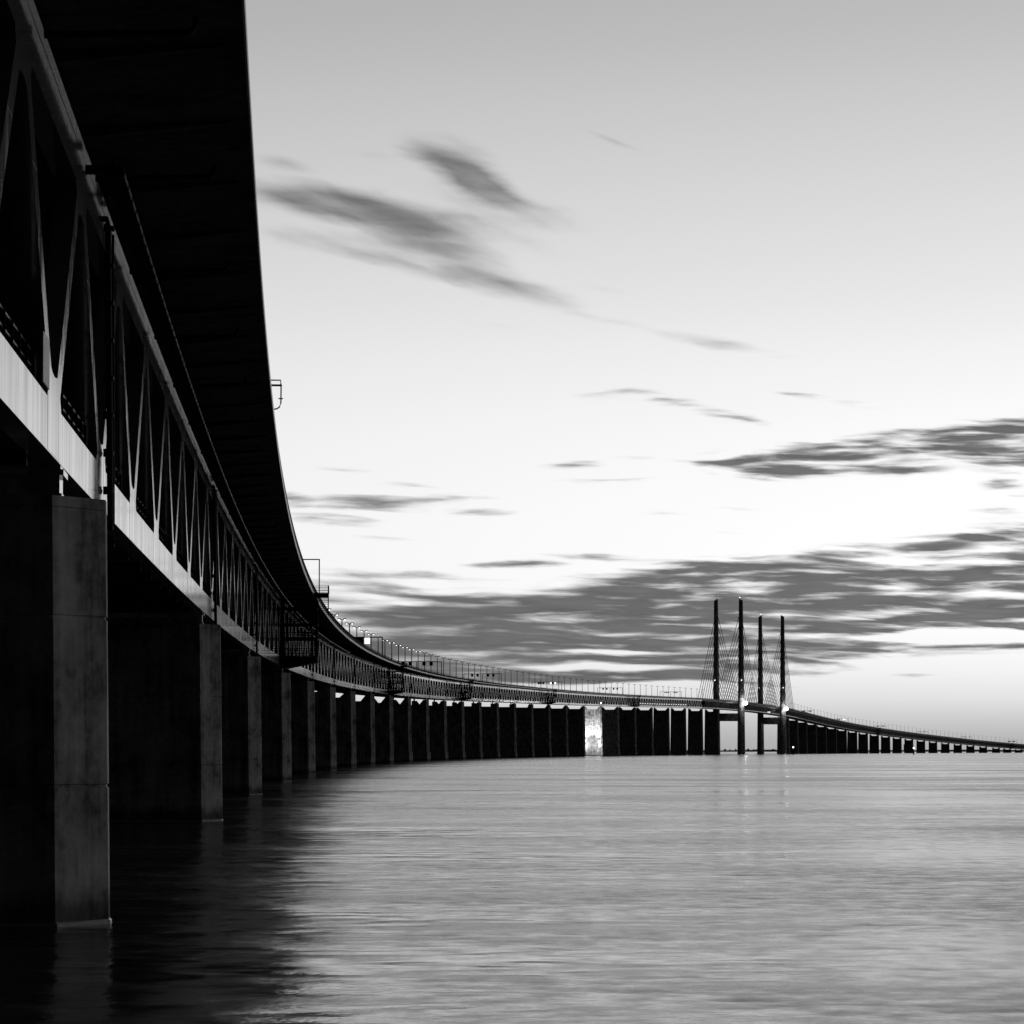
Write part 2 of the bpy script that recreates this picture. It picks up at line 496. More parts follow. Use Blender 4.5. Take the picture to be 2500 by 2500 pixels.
# ------------------------------------------------------------------ pylons
def make_pylon(s, label, flip):
    base = P(s, .3, 0); x, y, th = curve(s)
    t = thing('bridge_pylon', label, 'pylon', base, 'cable-stayed bridge pylons')
    u = Vector((math.cos(th), -math.sin(th), 0)); v = Vector((math.sin(th), math.cos(th), 0))
    def Q(o, q, z): return base + u * o + v * q + Vector((0, 0, z))
    def wid(z): return 4.9 + (9.7 - 4.9) * max(0, 1 - z / 200.) ** 1.0 * (1.0 if z < 70 else .93)
    def sec(oc, z, sd, zadd=None):
        w = wid(z) / 2; d = w * 1.15
        pl = [(-w, -d * .55), (-w * .35 if sd > 0 else -w * .1, -d), (w * .1 if sd > 0 else w * .35, -d), (w, -d * .55), (w, d * .6), (w * .4, d), (-w * .4, d), (-w, d * .6)]
        r = [Q(oc + o, q, z) for o, q in pl]
        if zadd: r = [p + Vector((0, 0, zadd * max(0, (-sd * (o / w) - .2)))) for p, (o, q) in zip(r, pl)]
        return r
    for sd in (1, -1):
        oc = sd * 16.3
        mb = MB()
        mb.loft([sec(oc, z, sd) for z in (-4, 0, 12, 24, 36, 48, 60, 70, 90, 110, 130, 150, 170, 190, 199.5)] + [sec(oc, 200.5, sd, 3.2)])
        leg = mb.build('leg', M_PYL, t)
        mb = MB()
        mb.ball(Q(oc - sd * 1.2, -1, 204.3), .55)
        if (flip > 0) == (sd > 0): mb.build('warning_light', M_WARN, t)
        mb = MB()
        mb.ball(Q(oc + sd * 1.2 , -wid(96) * .58 - .5, 96.5), .55); mb.build('warning_light', M_WARN, t)
        if sd < 0 and flip > 0:
            mb = MB()
            for q in (-1.2, .6): mb.tube([Q(oc + q, 0, 200), Q(oc + q, 0, 209)], .12, 5)
            mb.build('antenna', M_DARK, t)
        for dr in (1, -1):
            for k in range(10):
                za = 78 + 12 * k; ds = 22 + 20 * k
                sa = s + dr * ds
                mb = MB(); e = AX + sd * 11.9
                a = Q(oc - sd * .5, dr * wid(za) * .45, za)
                c = B(sa, e, 10.4)
                mb.tube([a, c], .36, 5)
                mb.build('stay_cable', M_CABLE, t)
    mb = MB()
    q = [(-16, 43.2), (16, 43.2), (16, 53.4), (-16, 53.4)]
    mb.prism([Q(o, -3.4, z) for o, z in q], [Q(o, 3.4, z) for o, z in q]); mb.build('crossbeam', M_PYL, t)
    mb = MB()
    pts = [(math.cos(2 * math.pi * k / 16) * 26, math.sin(2 * math.pi * k / 16) * 11) for k in range(16)]
    mb.prism([Q(o, q, -2) for o, q in pts], [Q(o, q, .35) for o, q in pts]); mb.build('foundation', M_CONC, t)
    return t
make_pylon(PY1, 'nearer and taller looking twin-leg concrete pylon on the left, hung with fans of stay cables', 1)
make_pylon(PY2, 'farther and shorter looking twin-leg concrete pylon on the right, hung with fans of stay cables', -1)

# ------------------------------------------------------------------ street lamps along the road's centre
def lamp(s, n, mat):
    b = B(s, AX, 10.93)
    lab = nth(n) + ' twin-headed street lamp from the left along the top of the bridge'
    t = thing('street_lamp', lab, 'street lamp', b, 'twin-headed street lamps along the bridge road')
    x, y, th = curve(s); u = Vector((math.cos(th), -math.sin(th), 0))
    mb = MB(); mb.tube([b, b + Vector((0, 0, 12.3))], .26, 6, .18); mb.build('pole', M_POLE, t)
    mb = MB(); mb.tube([b + u * -.95 + Vector((0, 0, 12.25)), b + u * .95 + Vector((0, 0, 12.25))], .11, 5); mb.build('cross_arm', M_POLE, t)
    for sd in (1, -1):
        mb = MB()
        c = b + u * sd * .9 + Vector((0, 0, 12.32)); w = Vector((-u.y, u.x, 0))
        pr = [(-.55, 0), (.6, 0), (.5, .30), (-.35, .36)]
        mb.prism([c + u * (p * sd) + w * -.25 + Vector((0, 0, z)) for p, z in pr], [c + u * (p * sd) + w * .25 + Vector((0, 0, z)) for p, z in pr])
        h = mb.build('lamp_head', M_POLE, t)
        mb = MB(); mb.ball(c + Vector((0, 0, -.10)), .27, 8, 6, .75); sub(mb, 'lens', mat, h)
    return t
LS = []
s = 1000 - 140 / 3 * 4
while s < END - 20:
    if not (3665 < s < 4650): LS.append(s)
    s += 140 / 3
def copy_thing(src, loc, rz):
    c = src.copy(); COL.objects.link(c); c.location = loc; c.rotation_euler = (0, 0, rz)
    for ch in list(src.children):
        d = ch.copy(); COL.objects.link(d); d.parent = c
        for g in list(ch.children):
            e = g.copy(); COL.objects.link(e); e.parent = d
    return c
near_lamp = lamp(LS[0], 1, M_LAMP); th0 = curve(LS[0])[2]
far_lamp = None
for i, s in enumerate(LS[1:], 2):
    if i <= 14:
        c = copy_thing(near_lamp, B(s, AX, 10.93), -(curve(s)[2] - th0))
    else:
        if far_lamp is None:
            far_lamp = lamp(s, i, M_LAMP_FAR); th1 = curve(s)[2]; continue
        c = copy_thing(far_lamp, B(s, AX, 10.93), -(curve(s)[2] - th1))
    c['label'] = nth(i) + ' twin-headed street lamp from the left along the top of the bridge'

# ------------------------------------------------------------------ sign gantries over the road
def gantry(s, label, panels, width=1.5, h=18.15):
    b = B(s, AX, 10.9); t = thing('sign_gantry', label, 'sign gantry', b, 'sign gantries across the bridge road')
    e0, e1 = AX - 12.2, AX + 12.2
    for o in (e0, AX, e1):
        mb = MB(); mb.box(B, s - .18, s + .18, o - .18, o + .18, 10.75, h - .36); mb.build('post', M_DARK, t)
    mb = MB(); mb.box(B, s - .2, s + .2, e0 - .2, e1 + .2, h - .36, h); mb.build('beam', M_DARK, t)
    for o, lit in panels:
        mb = MB(); w = width / 2
        mb.box(B, s - .42, s - .22, o - w, o + w, h - .5 - width, h - .25)
        p = mb.build('sign_panel', M_SIGN, t)
        mb = MB(); mb.box(B, s - .46, s - .423, o - w + .1, o + w - .1, h - .4 - width, h - .35)
        f = sub(mb, 'display', M_LIT if lit else M_SIGN, p)
        if lit: p['label'] = 'brightly lit sign panel'
    return t
STD = [(7.8, 0), (4.3, 0), (-2.5, 0), (-6.1, 0)]
GAN = [(930, 'sign gantry with a glowing panel beside a dark one, nearest over the road at left', [(5.6, 0), (7.9, 1), (4.0, 0)], 2.0),
       (1410, 'sign gantry with square dark panels, second from the left', STD, 1.6),
       (1900, 'sign gantry with square dark panels, third from the left', STD, 1.5),
       (2400, 'sign gantry with three dark panels and two white lit ones', [(7.6, 1), (5.6, 0), (4.0, 1), (-2.2, 0), (-4.2, 0), (-5.9, 0)], 1.5),
       (2902, 'sign gantry with square dark panels, fifth from the left', STD, 1.5),
       (3396, 'sign gantry with six small dark panels just left of the pylons', [(7.9, 0), (6.2, 0), (4.5, 0), (-2.2, 0), (-4.0, 0), (-5.8, 0)], 1.2),
       (4910, 'sign gantry with dark panels just right of the pylons', [(8, 0), (6, 0), (4.3, 0), (-2.2, 0), (-4.2, 0), (-6, 0)], 1.5),
       (5385, 'distant sign gantry with two white lit panels on the far viaduct', [(7.6, 1), (5.0, 1), (-2.5, 0), (-6.1, 0)], 1.9),
       (5890, 'distant sign gantry, third one right of the pylons', [(8, 0), (6, 0), (4.3, 0), (-2.2, 0), (-4.2, 0), (-6, 0)], 1.5),
       (6386, 'distant sign gantry, fourth one right of the pylons', STD, 1.5),
       (6887, 'distant sign gantry, fifth one right of the pylons', [(7.8, 0), (4.3, 1), (2.8, 0), (-2.5, 0), (-6.1, 0)], 1.5),
       (7376, 'dark sign gantry with big panels close to the right edge', [(8, 0), (5, 0), (-2.5, 0), (-5.5, 0)], 2.6)]
for s, lab, pn, w in GAN: gantry(s, lab, pn, w)

# ------------------------------------------------------------------ emergency stair towers outside the truss
def stair_tower(s, label, first):
    b = B(s, TR + 2.6, 1.2); t = thing('stair_tower', label, 'stair tower', b, 'emergency stair towers hung on the truss')
    o0, o1 = TR + .05, TR + 5.5
    L = 13.0
    mb = MB()      # lower landing with a tapering underside
    for (sa, sb_) in ((s, s + L),):
        q = [(o0, -.35), (o0 + 1.2, -.30), (o1, .55), (o1, 1.35), (o0, 1.35)]
        mb.prism([B(sa, o, z) for o, z in q], [B(sb_, o, z) for o, z in q])
    mb.build('lower_landing', M_DARK, t)
    for so in (s + .15, s + L * .5, s + L - .15):
        for o in (o0 + .2, o1 - .15):
            mb = MB(); mb.box(B, so - .12, so + .12, o - .12, o + .12, 1.3, 9.9); mb.build('post', M_DARK, t)
    for k, (z, oa, ob) in enumerate(((3.7, o0 + .3, o1), (6.0, o0 + .3, o1), (8.2, o0 + .3, o1))):
        mb = MB(); mb.box(B, s + (0 if k % 2 == 0 else L * .5), s + (L * .5 if k % 2 == 0 else L), oa, ob, z, z + .35)
        mb.build('landing', M_DARK, t)
    for k, z in enumerate((1.35, 3.9, 6.1, 8.3)):
        mb = MB()
        sa, sb_ = (s + L * .45, s + L * .95) if k % 2 else (s + L * .95, s + L * .45)
        for i in range(8):
            f = i / 8; so = sa + (sb_ - sa) * f
            mb.box(B, so - .16, so + .16, o0 + 1.0 + 2.0 * (k % 2), o0 + 2.6 + 2.0 * (k % 2), z + 2.3 * f, z + 2.3 * f + .1)
        mb.build('stair_flight', M_DARK, t)
    for z in (1.35, 4.05, 6.35):
        mb = MB()
        for dz in (.35, .7, 1.1):
            for so in (s + .05, s + L - .05): mb.box(B, so - .04, so + .04, o0 + .3, o1, z + dz - .04, z + dz + .04)
            mb.box(B, s, s + L, o1 - .05, o1 + .03, z + dz - .04, z + dz + .04)
        for q in range(9):
            o = o0 + .3 + (o1 - o0 - .4) * q / 8
            mb.box(B, s + .02, s + .08, o - .03, o + .03, z, z + 1.1)
        mb.build('railing', M_DARK, t)
    # upper landing beyond the deck edge
    e = AX + EDGE + .08
    mb = MB(); mb.box(B, s, s + 5.5, e, e + 2.1, 10.05, 10.62); mb.build('upper_landing', M_DARK, t)
    mb = MB()
    for dz in (.3, .55, .8, 1.1):
        for so in (s + .05, s + 5.45): mb.box(B, so - .035, so + .035, e, e + 2.1, 10.62 + dz - .035, 10.62 + dz + .035)
        mb.box(B, s, s + 5.5, e + 2.03, e + 2.1, 10.62 + dz - .035, 10.62 + dz + .035)
    for so in (s + .05, s + 2.7, s + 5.45):
        mb.box(B, so - .07, so + .07, e + 2.0, e + 2.14, 10.62, 11.75)
    mb.build('railing', M_DARK, t)
    mb = MB()
    for i in range(9):
        z = 10.05 - .27 * (i + 1)
        mb.box(B, s + .3 + i * .42, s + .55 + i * .42, e - .3, e + 2.0, z - .05, z)
    for o in (e - .2, e + 2.05):
        q = [(s, 10.05), (s + .6, 10.05), (s + 4.6, 7.4), (s + 4.0, 7.4)]
        mb.prism([B(a, o - .05, z) for a, z in q], [B(a, o + .05, z) for a, z in q])
    mb.build('stair_flight', M_DARK, t)
    mb = MB(); mb.box(B, s - .1, s + .1, e + 2.0, e + 2.16, 7.3, 10.1); mb.build('post', M_DARK, t)
    if first:
        mb = MB(); o = e + .75
        mb.box(B, s + .2, s + .36, o - .08, o + .08, 10.62, 15.6)
        mb.box(B, s + .2, s + .36, o - 3.4, o - .08, 15.44, 15.6)
        mb.build('portal_frame', M_DARK, t)
    return t
TW = [(363, 'dark stair tower with tall portal frame, nearest one on the curving truss', True),
      (1063, 'dark stair tower on the truss, second from the left', False),
      (1623, 'dark stair tower on the truss, third from the left', False),
      (2323, 'dark stair tower on the truss left of the floodlit pier', False),
      (3023, 'dark stair tower on the truss between floodlit pier and pylons', False),
      (5790, 'small dark stair tower on the far viaduct right of the pylons', False),
      (7330, 'tiny dark stair tower on the far viaduct close to the right edge', False)]
for s, lab, f in TW: stair_tower(s, lab, f)

# small things fixed to the near viaduct
b = B(94, AX + EDGE + .05, 11)
t = thing('service_bracket', 'small bent pipe bracket sticking out from the deck edge against the sky', 'bracket', b)
e = AX + EDGE
mb = MB(); mb.tube([B(94, e - .2, 12.62), B(94, e + .42, 12.62), B(94, e + .45, 12.2), B(94, e + .44, 11.3), B(94, e + .36, 11.05), B(94, e + .2, 10.95), B(94, e + .05, 10.92)], .045, 6)
mb.build('bent_pipe', M_DARK, t)
mb = MB(); mb.box(B, 93.8, 94.2, e - .2, e + .5, 12.28, 12.36); mb.box(B, 93.9, 94.1, e + .3, e + .56, 11.52, 11.57); mb.build('cross_bar', M_DARK, t)
mb = MB(); mb.box(B, -7.6, -5.6, TR + .03, TR + .07, 1.5, 2.75)
bd = mb.build('notice_board', M_BOARD, None, B(-7, TR, 1.5)); tag(bd, 'pale rectangular board fixed to the truss beside the first node', 'board')

# nav lamp above the floodlit pier and its two floodlights
S20 = PIERS[20]
def lampthing(name, label, cat, pos, arm_from, r, mat, group=None):
    t = thing(name, label, cat, pos, group)
    mb = MB(); mb.tube([arm_from, pos], max(.09, r * .3), 6); mb.build('arm', M_RAIL, t)
    mb = MB(); mb.ball(pos, r); mb.build('lens', mat, t)
    return t
lampthing('navigation_lamp', 'round white lamp on a short pale post above the floodlit pier', 'lamp', B(S20 - 6, 9.6, 2.6), B(S20 - 6, 9.4, -.9), .62, M_BEACON)
def flood(name, label, pos, target, energy, size, blend=.6, group=None, vis=.45, mat=None, wide=False):
    d = (Vector(target) - Vector(pos)).normalized()
    t = thing(name, label, 'floodlight', pos, group)
    u = d.orthogonal().normalized(); w = d.cross(u)
    mb = MB()
    def C_(k, r, a): return Vector(pos) + d * k + (u * math.cos(a) + w * math.sin(a)) * r
    an = [2 * math.pi * i / 10 for i in range(10)]
    mb.loft([[C_(-.7, vis * .5, a) for a in an], [C_(-.3, vis, a) for a in an], [C_(0, vis, a) for a in an]])
    mb.build('housing', M_DARK, t)
    mb = MB(); mb.loft([[C_(.01, vis * .92, a) for a in an], [C_(.15, vis * .8, a) for a in an], [C_(.25, vis * .3, a) for a in an]])
    mb.build('lens', mat or M_LAMP, t)
    L = bpy.data.lights.new('floodlight_beam', 'SPOT'); L.energy = energy; L.spot_size = R(size); L.spot_blend = blend; L.shadow_soft_size = vis * .5
    lo = bpy.data.objects.new('floodlight_beam', L); COL.objects.link(lo); lo.parent = t
    lo.location = d * .4; lo.rotation_euler = d.to_track_quat('-Z', 'Y').to_euler()
    if wide:
        L = bpy.data.lights.new('floodlight_spill', 'SPOT'); L.energy = 7500; L.spot_size = R(178); L.spot_blend = .3; L.shadow_soft_size = .4
        l2 = bpy.data.objects.new('floodlight_spill', L); COL.objects.link(l2); l2.parent = t
        d2 = Vector((d.x, d.y, 0)).normalized(); l2.location = d2 * .5; l2.rotation_euler = d2.to_track_quat('-Z', 'Y').to_euler()
    return t
zt20 = zb(S20)
for o, nm in ((AX - 10.5, 'left'), (AX + 10.7, 'right')):
    pos = P(S20 - 9, o, 10.5)
    flood('pier_floodlight', 'small floodlight on an arm at the %s edge of the bright white pier' % nm, pos, P(S20, AX - (o - AX) * .15, 37), 60000, 62, 1.0, 'floodlights at the white pier', .55, None, True)

# the two dazzling lamps by the pylon legs
def star(s, o, dz, label, tgt, en):
    pos = B(s, o, dz)
    t = flood('dazzling_floodlight', label, pos, tgt, 9000, 150, .9, 'dazzling floodlights by the pylon legs', 2.1, M_FLOOD)
    mb = MB(); mb.ball(pos, 2.6); mb.build('lens', M_FLOOD, t)
    return t
star(PY1 - 7.5, 23.2, 8.9, 'dazzling white floodlight beside the second pylon leg from the left', P(PY1, 17.5, 62), 1)
star(PY2 - 7.5, 22.6, 8.2, 'dazzling white floodlight beside the rightmost pylon leg', P(PY2, 17.5, 60), 1)

# two navigation beacons in the water
for px, hgt, lab in ((1936, 8.9, 'small lit navigation beacon on a pile just right of the rightmost pylon leg'), (2230, 8.0, 'small lit navigation beacon on a pile in front of the far viaduct')):
    D = 3650.; p = Vector(((px - 1250) / F_PX * D, D, 0))
    t = thing('navigation_beacon', lab, 'beacon', p, 'navigation beacons standing in the water')
    mb = MB(); mb.tube([p - Vector((0, 0, 3)), p + Vector((0, 0, 4.5))], .9, 10, .8); mb.build('pile', M_DARK, t)
    mb = MB(); mb.tube([p + Vector((0, 0, 4.5)), p + Vector((0, 0, 4.8))], 1.3, 10); mb.build('platform', M_DARK, t)
    mb = MB(); mb.tube([p + Vector((0, 0, 4.8)), p + Vector((0, 0, hgt - .7))], .35, 8); mb.build('mast', M_DARK, t)
    mb = MB(); mb.ball(p + Vector((0, 0, hgt)), .85); mb.build('lens', M_BEACON, t)

# passenger train on the lower deck just before the pylons
t = thing('passenger_train', 'passenger train with a row of lit windows inside the truss left of the pylons', 'train', B(3090, 5.2, .65))
for c in range(5):
    a = 3090 + c * 80.; b_ = a + 77
    mb = MB(); st = stations(a, b_, 11)
    sweep(mb, [(3.7, 1.0), (6.7, 1.0), (6.8, 3.2), (6.5, 4.5), (5.8, 5.0), (4.6, 5.0), (3.9, 4.5), (3.6, 3.2)], st)
    car = mb.build('carriage', M_DARK, t)
    mb = MB()
    s = a + 3
    while s < b_ - 4:
        mb.box(B, s, s + 2.4, 6.80, 6.84, 3.0, 3.9); s += 3.6
    sub(mb, 'window_row', M_WIN, car)
t2 = thing('oncoming_train', 'train nose with two round white headlights inside the main span truss', 'train', B(4310, 5.2, .65))
mb = MB(); sweep(mb, [(3.7, 1.0), (6.7, 1.0), (6.8, 3.2), (6.5, 4.5), (5.8, 5.0), (4.6, 5.0), (3.9, 4.5), (3.6, 3.2)], stations(4310, 4385, 15)); mb.build('carriage', M_DARK, t2)
for o in (4.1, 6.3):
    mb = MB(); mb.ball(B(4309.7, o, 2.4), .75); mb.build('headlight', M_LAMP, t2)

# ------------------------------------------------------------------ water, far shore
def water_mat():
    m, nt, b = new_mat('water')
    b.inputs['Base Color'].default_value = grey(.012)
    b.inputs['IOR'].default_value = 1.34
    b.inputs['Specular IOR Level'].default_value = 1.0
    big = noise(nt, .010, 3, .55, (1, .55, 1))
    mid = noise(nt, .05, 4, .6, (.8, 1, 1))
    sml = noise(nt, .33, 5, .62, (.75, 1, 1))
    tiny = noise(nt, .75, 4, .6, (1.35, 1, 1))
    f = mth(nt, 'ADD', mth(nt, 'MULTIPLY', big, .5), mth(nt, 'ADD', mth(nt, 'MULTIPLY', mid, .3), mth(nt, 'MULTIPLY', sml, .2)))
    gust = noise(nt, .016, 3, .6, (.5, 1, 1))      # ruffled and calmer patches
    amp = maprange(nt, gust, .40, .60, .5, 1.4, True)
    rg = mth(nt, 'ADD', mth(nt, 'MULTIPLY', gust, .40), mth(nt, 'ADD', mth(nt, 'MULTIPLY', mid, .20), mth(nt, 'ADD', mth(nt, 'MULTIPLY', tiny, .25), mth(nt, 'MULTIPLY', sml, .15))))
    nt.links.new(maprange(nt, rg, .43, .61, .11, .31, True), b.inputs['Roughness'])
    chop = mth(nt, 'ADD', mth(nt, 'MULTIPLY', sml, .06), mth(nt, 'MULTIPLY', tiny, .022))
    h = mth(nt, 'ADD', mth(nt, 'MULTIPLY', big, 2.0), mth(nt, 'ADD', mth(nt, 'MULTIPLY', mid, .95), mth(nt, 'MULTIPLY', chop, amp)))
    bp = nt.nodes.new('ShaderNodeBump'); bp.inputs['Strength'].default_value = 1.0; bp.inputs['Distance'].default_value = 1.0
    nt.links.new(h, bp.inputs['Height']); nt.links.new(bp.outputs[0], b.inputs['Normal'])
    return m
mb = MB(); mb.poly([(-30000, -3000, 0), (30000, -3000, 0), (30000, 45000, 0), (-30000, 45000, 0)], [(0, 1, 2, 3)])
w = mb.build('water', water_mat()); tag(w, 'calm grey sea with soft streaked ripples', 'water', kind='structure')
mb = MB()
n = 260; D0 = 15000.
top, x = [], None
for i in range(n + 1):
    x = -2500 + 8000 * i / n
    z = 8.5 + 1.6 * math.sin(i * .21) + 1.2 * math.sin(i * .57 + 1) + random.uniform(-.6, .6)
    top.append((x, z))
v = []; f = []
for i, (x, z) in enumerate(top):
    v += [(x, D0, -1), (x, D0 + 120, z), (x, D0 + 1500, z * .9), (x, D0 + 2600, -1)]
for i in range(n):
    for k in range(3): f.append((i * 4 + k, (i + 1) * 4 + k, (i + 1) * 4 + k + 1, i * 4 + k + 1))
mb.poly(v, f)
fs = mb.build('far_shore', plain('far shore', .05, 1, .1)); tag(fs, 'low dark strip of land along the horizon', 'shore', kind='structure')
mb = MB()
for i in range(420):
    x = random.uniform(-1800, 5200)
    cl = .5 + .5 * math.sin(x * .004) * math.sin(x * .0013 + 2)
    r = random.uniform(1.2, 3.4) * (.6 + cl)
    mb.ball((x, D0 + 60 + random.uniform(0, 200), 8 + r * .4), r * 1.5, 7, 5, random.uniform(.7, 1.2))
tag(mb.build('distant_woods', plain('woods', .03, 1, .1)), 'clumps of distant trees along the far shore', 'woods', kind='stuff')
def chimney(px, ytop, D, wpx, lab):
    p = Vector(((px - 1250) / F_PX * D, D, 0)); h = (HOR_Y - ytop) / F_PX * D + CAM_H; r = wpx / F_PX * D / 2
    t = thing('distant_chimney', lab, 'chimney', p)
    mb = MB(); mb.tube([p, p + Vector((0, 0, h))], r * 1.2, 10, r); mb.build('stack', plain('chimney', .12, .9, .1), t)
    mb = MB(); mb.tube([p + Vector((0, 0, h)), p + Vector((0, 0, h + 1.5))], r * 1.15, 10); mb.build('rim', M_DARK, t)
chimney(2206.5, 1818, 14800, 2.2, 'thin grey chimney on the far shore seen between two piers')

# ------------------------------------------------------------------ sky: dusk glow ahead, dark behind, streaked cloud
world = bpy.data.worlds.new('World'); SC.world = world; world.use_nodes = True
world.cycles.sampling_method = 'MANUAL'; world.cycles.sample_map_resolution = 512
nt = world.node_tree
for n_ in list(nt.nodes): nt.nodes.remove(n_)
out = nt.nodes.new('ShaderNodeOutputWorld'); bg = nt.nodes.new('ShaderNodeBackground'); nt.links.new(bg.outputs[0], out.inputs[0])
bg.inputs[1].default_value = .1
tc = nt.nodes.new('ShaderNodeTexCoord'); sp = nt.nodes.new('ShaderNodeSeparateXYZ'); nt.links.new(tc.outputs['Generated'], sp.inputs[0])
az = mth(nt, 'ARCTAN2', sp.outputs[0], sp.outputs[1])
el = mth(nt, 'ARCSINE', sp.outputs[2])
# sky coordinates in hundredths of a radian: A to the right of straight ahead, E above the horizon
A = mth(nt, 'MULTIPLY', az, 100.); E_ = mth(nt, 'MULTIPLY', el, 100.)
def px(x, y): return ((x - 1250) / F_PX * 100, (HOR_Y - y) / F_PX * 100)
cmb = nt.nodes.new('ShaderNodeCombineXYZ'); nt.links.new(A, cmb.inputs[0]); nt.links.new(E_, cmb.inputs[1])
V = cmb.outputs[0]
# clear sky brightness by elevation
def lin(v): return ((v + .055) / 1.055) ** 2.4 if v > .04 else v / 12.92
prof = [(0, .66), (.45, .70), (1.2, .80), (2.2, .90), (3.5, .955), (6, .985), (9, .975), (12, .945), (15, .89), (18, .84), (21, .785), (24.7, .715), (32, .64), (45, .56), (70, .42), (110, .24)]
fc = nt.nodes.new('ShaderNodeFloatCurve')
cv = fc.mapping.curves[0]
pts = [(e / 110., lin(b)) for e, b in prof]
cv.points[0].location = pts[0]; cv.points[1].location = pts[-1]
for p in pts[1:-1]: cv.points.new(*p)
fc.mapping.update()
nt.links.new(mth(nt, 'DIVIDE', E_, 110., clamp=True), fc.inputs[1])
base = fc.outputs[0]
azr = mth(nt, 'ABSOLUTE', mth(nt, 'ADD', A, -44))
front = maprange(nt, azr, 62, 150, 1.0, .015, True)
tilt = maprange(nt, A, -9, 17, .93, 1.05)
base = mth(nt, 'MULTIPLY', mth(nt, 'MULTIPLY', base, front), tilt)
# clouds
def streak_noise(rot, sx, sy, scale, detail, w, warp=None):
    mp = nt.nodes.new('ShaderNodeMapping'); mp.vector_type = 'POINT'
    rt = nt.nodes.new('ShaderNodeVectorRotate'); rt.rotation_type = 'Z_AXIS'; rt.inputs['Angle'].default_value = rot
    nt.links.new(V, rt.inputs[0]); nt.links.new(rt.outputs[0], mp.inputs[0])
    mp.inputs['Scale'].default_value = (sx, sy, 1); mp.inputs['Location'].default_value = (w, w * .7, 0)
    n_ = nt.nodes.new('ShaderNodeTexNoise'); n_.inputs['Scale'].default_value = scale; n_.inputs['Detail'].default_value = detail; n_.inputs['Roughness'].default_value = .48
    nt.links.new(mp.outputs[0], n_.inputs['Vector'])
    return n_.outputs['Fac']
low = streak_noise(R(0), .14, 1.15, 1.0, 6, 3.1)
low2 = streak_noise(R(2), .35, 2.6, 1.0, 4, 9.4)
upp = streak_noise(R(20), .22, 1.0, 1.0, 4, 5.7)
hi = maprange(nt, E_, 10, 15, 0, 1, True)
def mixf(a, b, f):
    return mth(nt, 'ADD', mth(nt, 'MULTIPLY', a, mth(nt, 'SUBTRACT', 1., f)), mth(nt, 'MULTIPLY', b, f))
lowm = mth(nt, 'ADD', mth(nt, 'MULTIPLY', low, .6), mth(nt, 'MULTIPLY', low2, .4))
ns = mixf(lowm, upp, hi)
K = 2500 / 1932.
